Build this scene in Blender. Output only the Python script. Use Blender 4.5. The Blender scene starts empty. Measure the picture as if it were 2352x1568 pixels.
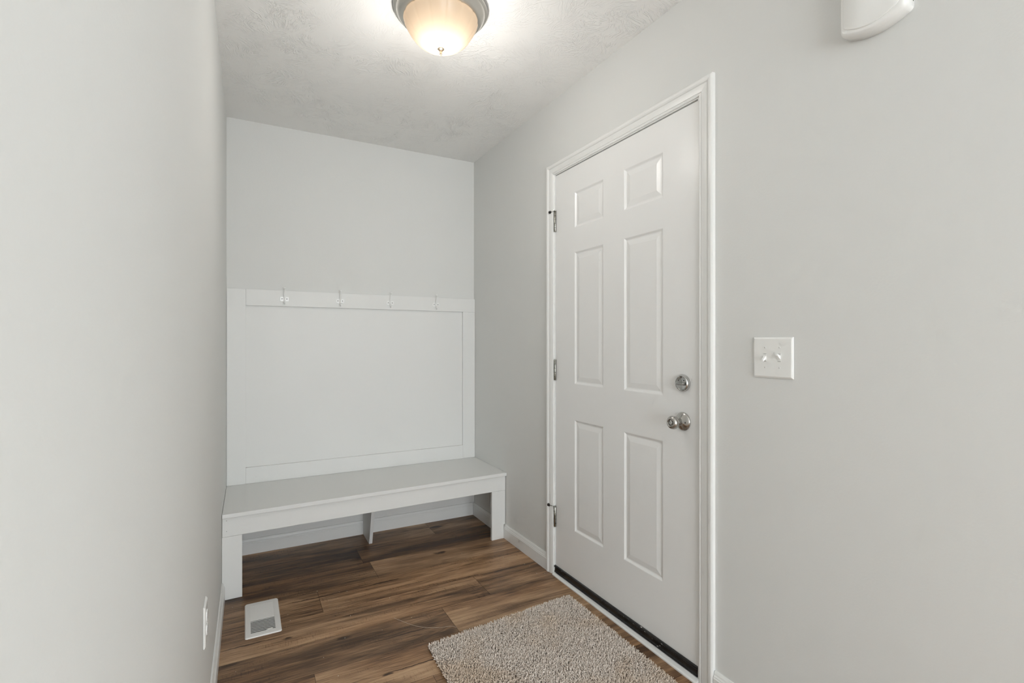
import bpy, bmesh, math, random
import numpy as np
from mathutils import Vector, Matrix

random.seed(7)
SC = bpy.context.scene
COL = SC.collection
PI = math.pi

# ------------------------------------------------------------------ setting
H = 2.44            # ceiling height
XR = 1.4065         # right wall face
YB = 3.1837         # back wall face
def xl(y):          # left wall face (a touch out of square)
    return -0.0866 + 0.0089 * (y - YB)
YREAR = -3.0        # wall behind the camera
XFAR = -3.2         # far side of the room behind the camera
YSTUB = -0.55       # near end of the left wall

# ------------------------------------------------------------------ helpers
def tag(o, label=None, cat=None, group=None, kind=None):
    if label: o['label'] = label
    if cat: o['category'] = cat
    if group: o['group'] = group
    if kind: o['kind'] = kind
    return o

def link(name, me, mat, parent=None, smooth=False, bevel=0.0, segs=2):
    o = bpy.data.objects.new(name, me)
    COL.objects.link(o)
    if mat is not None:
        for m in (mat if isinstance(mat, (list, tuple)) else [mat]):
            me.materials.append(m)
    if parent is not None:
        o.parent = parent
    if smooth:
        for p in me.polygons:
            p.use_smooth = True
    if bevel:
        b = o.modifiers.new('bevel', 'BEVEL')
        b.width = bevel; b.segments = segs; b.limit_method = 'ANGLE'; b.angle_limit = math.radians(30)
        b.harden_normals = False
    return o

def obj(name, bm, mat, parent=None, smooth=False, bevel=0.0, segs=2, recalc=True):
    if recalc:
        bmesh.ops.recalc_face_normals(bm, faces=bm.faces)
    me = bpy.data.meshes.new(name)
    bm.to_mesh(me); bm.free()
    return link(name, me, mat, parent, smooth, bevel, segs)

def auto_smooth(o, deg=35):
    me = o.data
    bm = bmesh.new(); bm.from_mesh(me)
    for f in bm.faces: f.smooth = True
    for e in bm.edges:
        if len(e.link_faces) == 2:
            e.smooth = e.calc_face_angle(0) < math.radians(deg)
    bm.to_mesh(me); bm.free()
    return o

def empty(name, loc, rz=0.0):
    o = bpy.data.objects.new(name, None)
    o.empty_display_size = 0.05
    o.location = loc; o.rotation_euler = (0, 0, rz)
    COL.objects.link(o)
    return o

def hexa(bm, p):
    v = [bm.verts.new(q) for q in p]
    for f in ((0,3,2,1),(4,5,6,7),(0,1,5,4),(1,2,6,5),(2,3,7,6),(3,0,4,7)):
        bm.faces.new([v[i] for i in f])

def box(bm, x0, x1, y0, y1, z0, z1):
    hexa(bm, [(x0,y0,z0),(x1,y0,z0),(x1,y1,z0),(x0,y1,z0),(x0,y0,z1),(x1,y0,z1),(x1,y1,z1),(x0,y1,z1)])

def prism(bm, pts, to3a, to3b):
    """closed 2-D outline -> solid between two placements"""
    a = [bm.verts.new(to3a(p)) for p in pts]
    b = [bm.verts.new(to3b(p)) for p in pts]
    n = len(pts)
    bm.faces.new(a); bm.faces.new(list(reversed(b)))
    for i in range(n):
        j = (i + 1) % n
        bm.faces.new([a[j], a[i], b[i], b[j]])

def lathe(bm, prof, place, segs=48, rfun=None):
    """prof = (radius, height) list; place(x,y,h) -> world"""
    rings = []
    for r, h in prof:
        if r < 1e-6:
            rings.append([bm.verts.new(place(0, 0, h))])
        else:
            ring = []
            for i in range(segs):
                a = 2 * PI * i / segs
                rr = r * (rfun(a, h) if rfun else 1)
                ring.append(bm.verts.new(place(rr * math.cos(a), rr * math.sin(a), h)))
            rings.append(ring)
    for A, B in zip(rings, rings[1:]):
        for i in range(segs):
            j = (i + 1) % segs
            if len(A) == 1 and len(B) == 1: continue
            if len(A) == 1: bm.faces.new([A[0], B[i], B[j]])
            elif len(B) == 1: bm.faces.new([A[i], A[j], B[0]])
            else: bm.faces.new([A[i], A[j], B[j], B[i]])
    if len(rings[0]) > 1: bm.faces.new(rings[0])
    if len(rings[-1]) > 1: bm.faces.new(list(reversed(rings[-1])))

def tube(bm, pts, rad, segs=10, sx=1.0):
    """tube through points; rad = number or list"""
    pts = [Vector(p) for p in pts]
    n = len(pts)
    if not isinstance(rad, (list, tuple)): rad = [rad] * n
    rings = []
    up = None
    for i, p in enumerate(pts):
        t = (pts[min(i+1, n-1)] - pts[max(i-1, 0)]).normalized()
        if up is None:
            up = Vector((1,0,0)) if abs(t.x) < .9 else Vector((0,1,0))
        u = (up - t * up.dot(t)).normalized(); w = t.cross(u)
        up = u
        rings.append([bm.verts.new(p + u * (rad[i]*sx*math.cos(2*PI*k/segs)) + w * (rad[i]*math.sin(2*PI*k/segs))) for k in range(segs)])
    for A, B in zip(rings, rings[1:]):
        for k in range(segs):
            j = (k+1) % segs
            bm.faces.new([A[k], A[j], B[j], B[k]])
    bm.faces.new(rings[0]); bm.faces.new(list(reversed(rings[-1])))

def smooth_path(pts, n=6):
    P = [Vector(p) for p in pts]
    P = [P[0]*2-P[1]] + P + [P[-1]*2-P[-2]]
    out = []
    for i in range(1, len(P)-2):
        for k in range(n):
            t = k / n
            a, b, c, d = P[i-1], P[i], P[i+1], P[i+2]
            out.append(0.5*((2*b)+(c-a)*t+(2*a-5*b+4*c-d)*t*t+(3*b-a-3*c+d)*t**3))
    out.append(P[-2])
    return out

# ------------------------------------------------------------------ materials
def new_mat(name):
    m = bpy.data.materials.new(name); m.use_nodes = True
    nt = m.node_tree; nt.nodes.clear()
    out = nt.nodes.new('ShaderNodeOutputMaterial')
    b = nt.nodes.new('ShaderNodeBsdfPrincipled')
    nt.links.new(b.outputs[0], out.inputs[0])
    return m, nt, b

def N(nt, typ, **kw):
    n = nt.nodes.new(typ)
    for k, v in kw.items():
        if k.startswith('i_'):
            n.inputs[k[2:]].default_value = v
        else:
            setattr(n, k, v)
    return n

def srgb(r, g, b):
    f = lambda c: (c/255/12.92) if c/255 <= .04045 else ((c/255+.055)/1.055)**2.4
    return (f(r), f(g), f(b), 1)

def math_n(nt, op, a, b=None, c=None):
    n = nt.nodes.new('ShaderNodeMath'); n.operation = op
    for i, v in enumerate((a, b, c)):
        if v is None: continue
        if isinstance(v, (int, float)): n.inputs[i].default_value = v
        else: nt.links.new(v, n.inputs[i])
    return n.outputs[0]

def maprange(nt, v, a, b, c=0.0, d=1.0, smooth=True):
    n = nt.nodes.new('ShaderNodeMapRange')
    n.interpolation_type = 'SMOOTHSTEP' if smooth else 'LINEAR'
    nt.links.new(v, n.inputs['Value'])
    n.inputs['From Min'].default_value = a; n.inputs['From Max'].default_value = b
    n.inputs['To Min'].default_value = c; n.inputs['To Max'].default_value = d
    return n.outputs['Result']

def paint(name, col, rough=0.5, bump=0.0, scale=120.0, detail=3.0, coat=0.0, var=0.0):
    m, nt, b = new_mat(name)
    b.inputs['Base Color'].default_value = col
    b.inputs['Roughness'].default_value = rough
    if bump or var:
        tc = N(nt, 'ShaderNodeTexCoord')
        n = N(nt, 'ShaderNodeTexNoise'); n.inputs['Scale'].default_value = scale; n.inputs['Detail'].default_value = detail
        nt.links.new(tc.outputs['Object'], n.inputs['Vector'])
        if bump:
            bp = N(nt, 'ShaderNodeBump'); bp.inputs['Strength'].default_value = bump; bp.inputs['Distance'].default_value = 0.001
            nt.links.new(n.outputs['Fac'], bp.inputs['Height'])
            nt.links.new(bp.outputs[0], b.inputs['Normal'])
        if var:
            n2 = N(nt, 'ShaderNodeTexNoise'); n2.inputs['Scale'].default_value = 2.3; n2.inputs['Detail'].default_value = 4
            nt.links.new(tc.outputs['Object'], n2.inputs['Vector'])
            mx = N(nt, 'ShaderNodeMix', data_type='RGBA')
            mx.inputs[6].default_value = tuple(c*(1-var) for c in col[:3]) + (1,)
            mx.inputs[7].default_value = tuple(min(1, c*(1+var)) for c in col[:3]) + (1,)
            nt.links.new(n2.outputs['Fac'], mx.inputs[0])
            nt.links.new(mx.outputs[2], b.inputs['Base Color'])
    return m

WALLC = (0.695, 0.697, 0.680, 1)
M_wall = paint('wall_paint', WALLC, 0.75, 0.22, 160, 2, var=0.012)
M_trim = paint('trim_paint', (0.80, 0.80, 0.785, 1), 0.32, 0.03, 60)
M_door = paint('door_paint', (0.83, 0.828, 0.818, 1), 0.30, 0.06, 300)
M_bench = paint('bench_paint', (0.745, 0.745, 0.73, 1), 0.48, 0.05, 90)
M_plastic = paint('white_plastic', (0.82, 0.82, 0.80, 1), 0.25)
M_hook = paint('white_enamel', (0.86, 0.86, 0.85, 1), 0.22)
M_screw = paint('dark_screw', (0.05, 0.048, 0.045, 1), 0.4)
M_dark = paint('dark_cavity', (0.012, 0.011, 0.010, 1), 0.8)
M_register = paint('register_paint', (0.80, 0.79, 0.77, 1), 0.38)
M_slot = paint('duct_metal', (0.03, 0.028, 0.026, 1), 0.6)

def metal(name, col, rough, bump=0.0):
    m, nt, b = new_mat(name)
    b.inputs['Base Color'].default_value = col
    b.inputs['Metallic'].default_value = 1.0
    b.inputs['Roughness'].default_value = rough
    if bump:
        tc = N(nt, 'ShaderNodeTexCoord')
        n = N(nt, 'ShaderNodeTexNoise'); n.inputs['Scale'].default_value = 400; n.inputs['Detail'].default_value = 2
        nt.links.new(tc.outputs['Object'], n.inputs['Vector'])
        nt.links.new(maprange(nt, n.outputs['Fac'], .3, .7, rough*.7, rough*1.4), b.inputs['Roughness'])
    return m
M_nickel = metal('satin_nickel', (0.50, 0.485, 0.46, 1), 0.19)
M_chrome = metal('chrome', (0.54, 0.54, 0.53, 1), 0.13)
M_hinge = metal('hinge_steel', (0.34, 0.335, 0.30, 1), 0.27)
M_canopy = metal('brushed_nickel', (0.62, 0.60, 0.56, 1), 0.30)
M_finial = metal('warm_nickel', (0.60, 0.50, 0.38, 1), 0.30)

# rubber sweep: black with white paint / dust specks
def mk_rubber():
    m, nt, b = new_mat('black_rubber')
    tc = N(nt, 'ShaderNodeTexCoord')
    mp = N(nt, 'ShaderNodeMapping'); mp.inputs['Scale'].default_value = (1, .45, 1)
    nt.links.new(tc.outputs['Object'], mp.inputs['Vector'])
    v = N(nt, 'ShaderNodeTexVoronoi'); v.inputs['Scale'].default_value = 75
    nt.links.new(mp.outputs[0], v.inputs['Vector'])
    n = N(nt, 'ShaderNodeTexNoise'); n.inputs['Scale'].default_value = 14
    nt.links.new(tc.outputs['Object'], n.inputs['Vector'])
    spot = maprange(nt, v.outputs['Distance'], .10, .20, 1, 0)
    sel = maprange(nt, n.outputs['Fac'], .48, .60, 0, 1)
    k = math_n(nt, 'MULTIPLY', spot, sel)
    mx = N(nt, 'ShaderNodeMix', data_type='RGBA')
    mx.inputs[6].default_value = (0.010, 0.0095, 0.009, 1); mx.inputs[7].default_value = (0.45, 0.44, 0.42, 1)
    nt.links.new(k, mx.inputs[0]); nt.links.new(mx.outputs[2], b.inputs['Base Color'])
    b.inputs['Roughness'].default_value = 0.26
    return m
M_rubber = mk_rubber()

# ceiling: brushed ("stomped") plaster
def mk_ceiling():
    m, nt, b = new_mat('ceiling_plaster')
    b.inputs['Base Color'].default_value = (0.86, 0.855, 0.84, 1)
    b.inputs['Roughness'].default_value = 0.6
    tc = N(nt, 'ShaderNodeTexCoord')
    nz = N(nt, 'ShaderNodeTexNoise'); nz.inputs['Scale'].default_value = 5; nz.inputs['Detail'].default_value = 2
    nt.links.new(tc.outputs['Object'], nz.inputs['Vector'])
    wob = N(nt, 'ShaderNodeVectorMath', operation='MULTIPLY_ADD')
    nt.links.new(nz.outputs['Color'], wob.inputs[0]); wob.inputs[1].default_value = (.16, .16, 0)
    nt.links.new(tc.outputs['Object'], wob.inputs[2])
    hs = []
    for sc, off, s1, s2 in ((8.0, 0, 34, 190), (11.0, 3.7, 44, 240)):
        ad = N(nt, 'ShaderNodeVectorMath', operation='ADD'); ad.inputs[1].default_value = (off, off*.7, 0)
        nt.links.new(wob.outputs[0], ad.inputs[0])
        v = N(nt, 'ShaderNodeTexVoronoi'); v.inputs['Scale'].default_value = sc; v.voronoi_dimensions = '2D'
        nt.links.new(ad.outputs[0], v.inputs['Vector'])
        sep = N(nt, 'ShaderNodeSeparateColor'); nt.links.new(v.outputs['Color'], sep.inputs[0])
        ang = math_n(nt, 'MULTIPLY', sep.outputs[0], 6.28)
        rot = N(nt, 'ShaderNodeVectorRotate', rotation_type='Z_AXIS')
        nt.links.new(ad.outputs[0], rot.inputs['Vector']); nt.links.new(ang, rot.inputs['Angle'])
        mp = N(nt, 'ShaderNodeMapping'); mp.inputs['Scale'].default_value = (s1, s2, 1)
        nt.links.new(rot.outputs[0], mp.inputs['Vector'])
        n = N(nt, 'ShaderNodeTexNoise'); n.inputs['Scale'].default_value = 1; n.inputs['Detail'].default_value = 1.5
        n.inputs['Distortion'].default_value = .4
        nt.links.new(mp.outputs[0], n.inputs['Vector'])
        fade = maprange(nt, v.outputs['Distance'], .25, .75, 1, 0)
        ridge = maprange(nt, n.outputs['Fac'], .50, .66, 0, 1)
        hs.append(math_n(nt, 'MULTIPLY', ridge, fade))
    n3 = N(nt, 'ShaderNodeTexNoise'); n3.inputs['Scale'].default_value = 3.0; n3.inputs['Detail'].default_value = 3
    nt.links.new(tc.outputs['Object'], n3.inputs['Vector'])
    mask = maprange(nt, n3.outputs['Fac'], .36, .62, .25, 1)
    hgt = math_n(nt, 'MULTIPLY', math_n(nt, 'MAXIMUM', hs[0], hs[1]), mask)
    bp = N(nt, 'ShaderNodeBump'); bp.inputs['Strength'].default_value = .75; bp.inputs['Distance'].default_value = .0024
    nt.links.new(hgt, bp.inputs['Height']); nt.links.new(bp.outputs[0], b.inputs['Normal'])
    return m
M_ceil = mk_ceiling()

# plank floor
MARKS = [(.347,2.096,.038,.017,.80), (.156,2.203,.024,.011,.75), (.983,2.690,.055,.018,.80), (.452,1.790,.030,.008,.85),
         (.40,2.080,.25,.048,.36), (.68,2.262,.36,.020,.38), (.93,2.232,.16,.014,.30), (.90,2.66,.30,.035,.22), (.25,2.84,.36,.030,.25),
         (.36,2.489,.34,.0055,.70), (.62,2.492,.10,.009,.75), (.56,1.797,.20,.0048,.75), (.60,2.0095,.22,.0048,.75), (.02,2.228,.15,.0055,.75)]
def mk_floor():
    m, nt, b = new_mat('plank_floor')
    tc = N(nt, 'ShaderNodeTexCoord')
    at = N(nt, 'ShaderNodeAttribute'); at.attribute_name = 'plank'
    sp = N(nt, 'ShaderNodeSeparateColor'); nt.links.new(at.outputs['Color'], sp.inputs[0])
    tone, off, saw = sp.outputs[0], sp.outputs[1], sp.outputs[2]
    cmb = N(nt, 'ShaderNodeCombineXYZ')
    nt.links.new(math_n(nt, 'MULTIPLY', off, 37.0), cmb.inputs[0])
    nt.links.new(math_n(nt, 'MULTIPLY', off, 11.0), cmb.inputs[1])
    nt.links.new(math_n(nt, 'MULTIPLY', off, 53.0), cmb.inputs[2])
    ad = N(nt, 'ShaderNodeVectorMath', operation='ADD')
    nt.links.new(tc.outputs['Object'], ad.inputs[0]); nt.links.new(cmb.outputs[0], ad.inputs[1])
    P = ad.outputs[0]
    def noise(sx, sy, det, dist=0.0, rough=.55):
        mp = N(nt, 'ShaderNodeMapping'); mp.inputs['Scale'].default_value = (sx, sy, 1)
        nt.links.new(P, mp.inputs['Vector'])
        n = N(nt, 'ShaderNodeTexNoise'); n.inputs['Scale'].default_value = 1
        n.inputs['Detail'].default_value = det; n.inputs['Distortion'].default_value = dist; n.inputs['Roughness'].default_value = rough
        nt.links.new(mp.outputs[0], n.inputs['Vector'])
        return n.outputs['Fac']
    broad = noise(1.6, 11, 3, .5)
    grain = noise(3.2, 78, 7, .3, .68)
    fine = noise(14, 420, 3, 0, .6)
    # knots
    mp = N(nt, 'ShaderNodeMapping'); mp.inputs['Scale'].default_value = (2.2, 6.5, 1)
    nt.links.new(P, mp.inputs['Vector'])
    vo = N(nt, 'ShaderNodeTexVoronoi'); vo.voronoi_dimensions = '2D'; vo.inputs['Scale'].default_value = 1; vo.inputs['Randomness'].default_value = .9
    nt.links.new(mp.outputs[0], vo.inputs['Vector'])
    vs = N(nt, 'ShaderNodeSeparateColor'); nt.links.new(vo.outputs['Color'], vs.inputs[0])
    has = maprange(nt, vs.outputs[0], .84, .86, 0, 1)
    wob = math_n(nt, 'ADD', vo.outputs['Distance'], math_n(nt, 'MULTIPLY', math_n(nt, 'SUBTRACT', noise(9, 30, 3), .5), .22))
    core = math_n(nt, 'MULTIPLY', maprange(nt, wob, .03, .13, 1, 0), has)
    halo = math_n(nt, 'MULTIPLY', maprange(nt, wob, .08, .42, 1, 0), has)
    # figure lines, bending round the knots
    fig = noise(1.1, 9.0, 2, .9)
    ph = math_n(nt, 'MULTIPLY_ADD', fig, 70.0, math_n(nt, 'MULTIPLY', halo, 12.0))
    lines = maprange(nt, math_n(nt, 'SINE', ph), -.2, 1.0, 0, 1)
    figm = maprange(nt, noise(1.3, 5, 2), .45, .62, 0, 1)
    # cracks
    cr = maprange(nt, noise(2.0, 34, 4, .6), .635, .70, 0, 1)
    crm = maprange(nt, noise(1.1, 9, 2), .50, .62, 0, 1)
    crack = math_n(nt, 'MULTIPLY', cr, crm)
    # band saw marks
    sm = maprange(nt, noise(300, 26, 2, .1), .55, .66, 0, 1)
    smm = math_n(nt, 'MULTIPLY', maprange(nt, noise(3, 14, 3), .50, .62, 0, 1), saw)
    sawm = math_n(nt, 'MULTIPLY', sm, smm)
    # value
    v = math_n(nt, 'MULTIPLY_ADD', math_n(nt, 'SUBTRACT', broad, .5), 1.5, math_n(nt, 'ADD', tone, .12))
    v = math_n(nt, 'MULTIPLY_ADD', math_n(nt, 'SUBTRACT', grain, .5), 1.05, v)
    v = math_n(nt, 'MULTIPLY_ADD', math_n(nt, 'SUBTRACT', fine, .5), .85, v)
    v = math_n(nt, 'SUBTRACT', v, math_n(nt, 'MULTIPLY', math_n(nt, 'MULTIPLY', lines, figm), .13))
    v = math_n(nt, 'SUBTRACT', v, math_n(nt, 'MULTIPLY', halo, .16))
    v = math_n(nt, 'SUBTRACT', v, math_n(nt, 'MULTIPLY', sawm, .16))
    v = math_n(nt, 'MULTIPLY', v, math_n(nt, 'SUBTRACT', 1.0, math_n(nt, 'MULTIPLY', crack, .80)))
    v = math_n(nt, 'MULTIPLY', v, math_n(nt, 'SUBTRACT', 1.0, math_n(nt, 'MULTIPLY', core, .85)))
    # marks of the print: knots, dark streaks, fine checks (x, y, half length, half width, depth)
    nv = N(nt, 'ShaderNodeTexNoise'); nv.inputs['Scale'].default_value = 16; nv.inputs['Detail'].default_value = 4; nv.inputs['Roughness'].default_value = .65
    nt.links.new(tc.outputs['Object'], nv.inputs['Vector'])
    c0 = N(nt, 'ShaderNodeVectorMath', operation='SUBTRACT'); nt.links.new(nv.outputs['Color'], c0.inputs[0]); c0.inputs[1].default_value = (.5, .5, .5)
    c1 = N(nt, 'ShaderNodeVectorMath', operation='MULTIPLY_ADD'); nt.links.new(c0.outputs[0], c1.inputs[0]); c1.inputs[1].default_value = (.07, .022, 0)
    nt.links.new(tc.outputs['Object'], c1.inputs[2])
    for mx_, my_, ra, rb, dep in MARKS:
        d0 = N(nt, 'ShaderNodeVectorMath', operation='SUBTRACT'); nt.links.new(c1.outputs[0], d0.inputs[0]); d0.inputs[1].default_value = (mx_, my_, 0)
        d1 = N(nt, 'ShaderNodeVectorMath', operation='MULTIPLY'); nt.links.new(d0.outputs[0], d1.inputs[0]); d1.inputs[1].default_value = (1/ra, 1/rb, 0)
        d2 = N(nt, 'ShaderNodeVectorMath', operation='LENGTH'); nt.links.new(d1.outputs[0], d2.inputs[0])
        k_ = maprange(nt, d2.outputs['Value'], .25, 1.0, dep, 0)
        v = math_n(nt, 'MULTIPLY', v, math_n(nt, 'SUBTRACT', 1.0, k_))
    ramp = N(nt, 'ShaderNodeValToRGB')
    e = ramp.color_ramp.elements
    e[0].position = 0.0; e[0].color = (0.028, 0.0165, 0.0095, 1)
    e[1].position = 1.0; e[1].color = (0.53, 0.355, 0.215, 1)
    for pos, c in ((.28, (0.090, 0.050, 0.0275, 1)), (.5, (0.205, 0.117, 0.063, 1)), (.75, (0.37, 0.228, 0.127, 1))):
        k = e.new(pos); k.color = c
    nt.links.new(v, ramp.inputs[0])
    # slow change of hue, brown to grey brown
    hue = N(nt, 'ShaderNodeMix', data_type='RGBA', blend_type='MULTIPLY')
    nt.links.new(maprange(nt, noise(1.0, 4, 2), .42, .64, 0, .9), hue.inputs[0])
    nt.links.new(ramp.outputs[0], hue.inputs[6]); hue.inputs[7].default_value = (1.0, .93, .86, 1)
    nt.links.new(hue.outputs[2], b.inputs['Base Color'])
    nt.links.new(maprange(nt, grain, .3, .7, .36, .50), b.inputs['Roughness'])
    b.inputs['Specular IOR Level'].default_value = .38
    bp = N(nt, 'ShaderNodeBump'); bp.inputs['Strength'].default_value = .25; bp.inputs['Distance'].default_value = .0006
    nt.links.new(fine, bp.inputs['Height']); nt.links.new(bp.outputs[0], b.inputs['Normal'])
    return m
M_floor = mk_floor()
M_seam = paint('plank_seam', (0.020, 0.013, 0.009, 1), 0.7)

# rug yarn: colour comes from a per-strand attribute
def mk_yarn():
    m, nt, b = new_mat('rug_yarn')
    at = N(nt, 'ShaderNodeAttribute'); at.attribute_name = 'yarn'
    sp = N(nt, 'ShaderNodeSeparateColor'); nt.links.new(at.outputs['Color'], sp.inputs[0])
    tc = N(nt, 'ShaderNodeTexCoord')
    n = N(nt, 'ShaderNodeTexNoise'); n.inputs['Scale'].default_value = 3.2; n.inputs['Detail'].default_value = 3
    nt.links.new(tc.outputs['Object'], n.inputs['Vector'])
    mx = N(nt, 'ShaderNodeMix', data_type='RGBA')
    mx.inputs[6].default_value = (0.53, 0.45, 0.385, 1); mx.inputs[7].default_value = (0.90, 0.815, 0.74, 1)
    nt.links.new(sp.outputs[0], mx.inputs[0])
    st = N(nt, 'ShaderNodeMix', data_type='RGBA', blend_type='MULTIPLY')
    nt.links.new(maprange(nt, n.outputs['Fac'], .48, .66, 0, .8), st.inputs[0])
    nt.links.new(mx.outputs[2], st.inputs[6]); st.inputs[7].default_value = (.90, .81, .70, 1)
    nt.links.new(st.outputs[2], b.inputs['Base Color'])
    b.inputs['Roughness'].default_value = .85
    b.inputs['Sheen Weight'].default_value = .15
    return m
M_yarn = mk_yarn()
M_back = paint('rug_backing', (0.20, 0.165, 0.135, 1), .9)

# lit frosted glass of the ceiling lamp
def mk_bowl():
    m = bpy.data.materials.new('frosted_glass'); m.use_nodes = True
    nt = m.node_tree; nt.nodes.clear()
    out = N(nt, 'ShaderNodeOutputMaterial')
    tr = N(nt, 'ShaderNodeBsdfTranslucent'); tr.inputs['Color'].default_value = (.70, .56, .42, 1)
    gl = N(nt, 'ShaderNodeBsdfPrincipled'); gl.inputs['Base Color'].default_value = (.68, .58, .46, 1); gl.inputs['Roughness'].default_value = .22
    mix = N(nt, 'ShaderNodeMixShader'); mix.inputs[0].default_value = .5
    nt.links.new(tr.outputs[0], mix.inputs[1]); nt.links.new(gl.outputs[0], mix.inputs[2])
    nt.links.new(mix.outputs[0], out.inputs[0])
    return m
M_bowl = mk_bowl()

def mk_pane():
    m = bpy.data.materials.new('window_glass'); m.use_nodes = True
    nt = m.node_tree; nt.nodes.clear()
    out = N(nt, 'ShaderNodeOutputMaterial')
    t = N(nt, 'ShaderNodeBsdfTransparent'); g = N(nt, 'ShaderNodeBsdfGlossy'); g.inputs['Roughness'].default_value = .02
    mix = N(nt, 'ShaderNodeMixShader'); mix.inputs[0].default_value = .06
    nt.links.new(t.outputs[0], mix.inputs[1]); nt.links.new(g.outputs[0], mix.inputs[2]); nt.links.new(mix.outputs[0], out.inputs[0])
    return m
M_pane = mk_pane()

# ------------------------------------------------------------------ room shell
# floor: one quad per plank, rows run along X
ROW0, ROWW = 1.918, 0.2095
JOINT = {4: .568, 3: -.62, 2: .308, 1: 1.027, 0: .782, -1: .2215, 5: 1.05}
TONES = {(4,0): .30, (4,1): .33, (3,0): .40, (3,1): .36, (2,0): .40, (2,1): .53, (1,0): .55, (1,1): .44, (0,0): .42, (0,1): .62, (-1,0): .50, (-1,1): .64}
SAWS = {(2,1): 1.0, (1,0): 1.0, (-1,1): .9, (4,0): .7, (0,1): .4}
bm = bmesh.new()
lay = bm.loops.layers.float_color.new('plank')
PL = 1.22
def plank(x0, x1, y0, y1, t, o, s):
    g = .0006
    x0, x1 = max(x0+g, XFAR), min(x1-g, XR + .006)
    y0, y1 = max(y0+g, YREAR), min(y1-g, YB + .006)
    if x1 - x0 < .003 or y1 - y0 < .003: return
    f = bm.faces.new([bm.verts.new((x0,y0,0)), bm.verts.new((x1,y0,0)), bm.verts.new((x1,y1,0)), bm.verts.new((x0,y1,0))])
    for l in f.loops: l[lay] = (t, o, s, 1)
rnd = random.Random(21)
for k in range(-24, 7):
    y0 = ROW0 + ROWW * k
    j = JOINT.get(k, rnd.uniform(-.6, .6))
    n0 = -4
    for i in range(n0, 4):
        x0 = j + (i - 1) * PL
        key = (k, i)      # i == 0 ends at the joint, i == 1 starts there
        t = TONES.get(key, rnd.uniform(.36, .58)); s = SAWS.get(key, rnd.choice((0, .2, .8)))
        plank(x0, x0 + PL, y0, y0 + ROWW, t, rnd.random(), s)
f = bm.faces.new([bm.verts.new(p) for p in ((XFAR,YREAR,-.0012),(XR+.006,YREAR,-.0012),(XR+.006,YB+.006,-.0012),(XFAR,YB+.006,-.0012))])
f.material_index = 1
floor = obj('floor', bm, [M_floor, M_seam], recalc=False)
tag(floor, 'brown wood-look plank floor of the entry', 'floor', kind='structure')

bm = bmesh.new()
box(bm, XFAR-.1, XR+.15, YREAR-.1, YB+.15, H, H+.08)
tag(obj('ceiling', bm, M_ceil), 'off-white brushed plaster ceiling', 'ceiling', kind='structure')

bm = bmesh.new()
box(bm, XFAR-.1, XR+.14, YB, YB+.12, -.02, H+.02)
tag(obj('wall_back', bm, M_wall), 'pale greige wall behind the bench', 'wall', kind='structure')

# right wall with the door opening
OY0, OY1, OZ = 1.222, 2.171, 2.061      # rough opening
bm = bmesh.new()
SW0, SW1, SWZ0, SWZ1 = -2.85, -1.15, .10, 2.05      # window in the right wall, behind the camera
box(bm, XR, XR+.13, YREAR, SW0, -.02, H+.02)
box(bm, XR, XR+.13, SW1, OY0, -.02, H+.02)
box(bm, XR, XR+.13, SW0, SW1, -.02, SWZ0)
box(bm, XR, XR+.13, SW0, SW1, SWZ1, H+.02)
box(bm, XR, XR+.13, OY1, YB+.02, -.02, H+.02)
box(bm, XR, XR+.13, OY0, OY1, OZ, H+.02)
tag(obj('wall_right', bm, M_wall), 'pale greige wall around the entry door', 'wall', kind='structure')

bm = bmesh.new()
hexa(bm, [(xl(YSTUB)-.12,YSTUB,-.02),(xl(YSTUB),YSTUB,-.02),(xl(YB),YB+.02,-.02),(xl(YB)-.12,YB+.02,-.02),
          (xl(YSTUB)-.12,YSTUB,H+.02),(xl(YSTUB),YSTUB,H+.02),(xl(YB),YB+.02,H+.02),(xl(YB)-.12,YB+.02,H+.02)])
tag(obj('wall_left', bm, M_wall), 'pale grey wall close on the left of the bench', 'wall', kind='structure')

bm = bmesh.new(); box(bm, XFAR-.1, xl(YSTUB)-.10, YSTUB, YSTUB+.12, -.02, H+.02)
tag(obj('wall_inner', bm, M_wall), 'pale wall of the room behind the camera', 'wall', kind='structure')
bm = bmesh.new(); box(bm, XFAR-.1, XFAR, YREAR, YSTUB+.1, -.02, H+.02)
tag(obj('wall_far', bm, M_wall), 'pale far wall of the room behind the camera', 'wall', kind='structure')
# rear wall with a window
WX0, WX1, WZ0, WZ1 = -.95, 1.25, .10, 2.05
bm = bmesh.new()
box(bm, XFAR-.1, WX0, YREAR-.12, YREAR, -.02, H+.02)
box(bm, WX1, XR+.14, YREAR-.12, YREAR, -.02, H+.02)
box(bm, WX0, WX1, YREAR-.12, YREAR, -.02, WZ0)
box(bm, WX0, WX1, YREAR-.12, YREAR, WZ1, H+.02)
tag(obj('wall_rear', bm, M_wall), 'pale wall with the window behind the camera', 'wall', kind='structure')
win = empty('window_1', ((WX0+WX1)/2, YREAR-.06, WZ0))
tag(win, 'wide white window behind the camera', 'window', kind='structure')
bm = bmesh.new()
def wbox(x0, x1, y0, y1, z0, z1):
    box(bm, x0-win.location.x, x1-win.location.x, y0-win.location.y, y1-win.location.y, z0-WZ0, z1-WZ0)
fw = .05
wbox(WX0, WX1, YREAR-.09, YREAR-.03, WZ0, WZ0+fw); wbox(WX0, WX1, YREAR-.09, YREAR-.03, WZ1-fw, WZ1)
for xx in (WX0, WX0+(WX1-WX0)/3-fw/2, WX0+2*(WX1-WX0)/3-fw/2, WX1-fw):
    wbox(xx, xx+fw, YREAR-.085, YREAR-.035, WZ0+fw, WZ1-fw)
obj('window_frame', bm, M_trim, win, bevel=.003)
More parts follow.
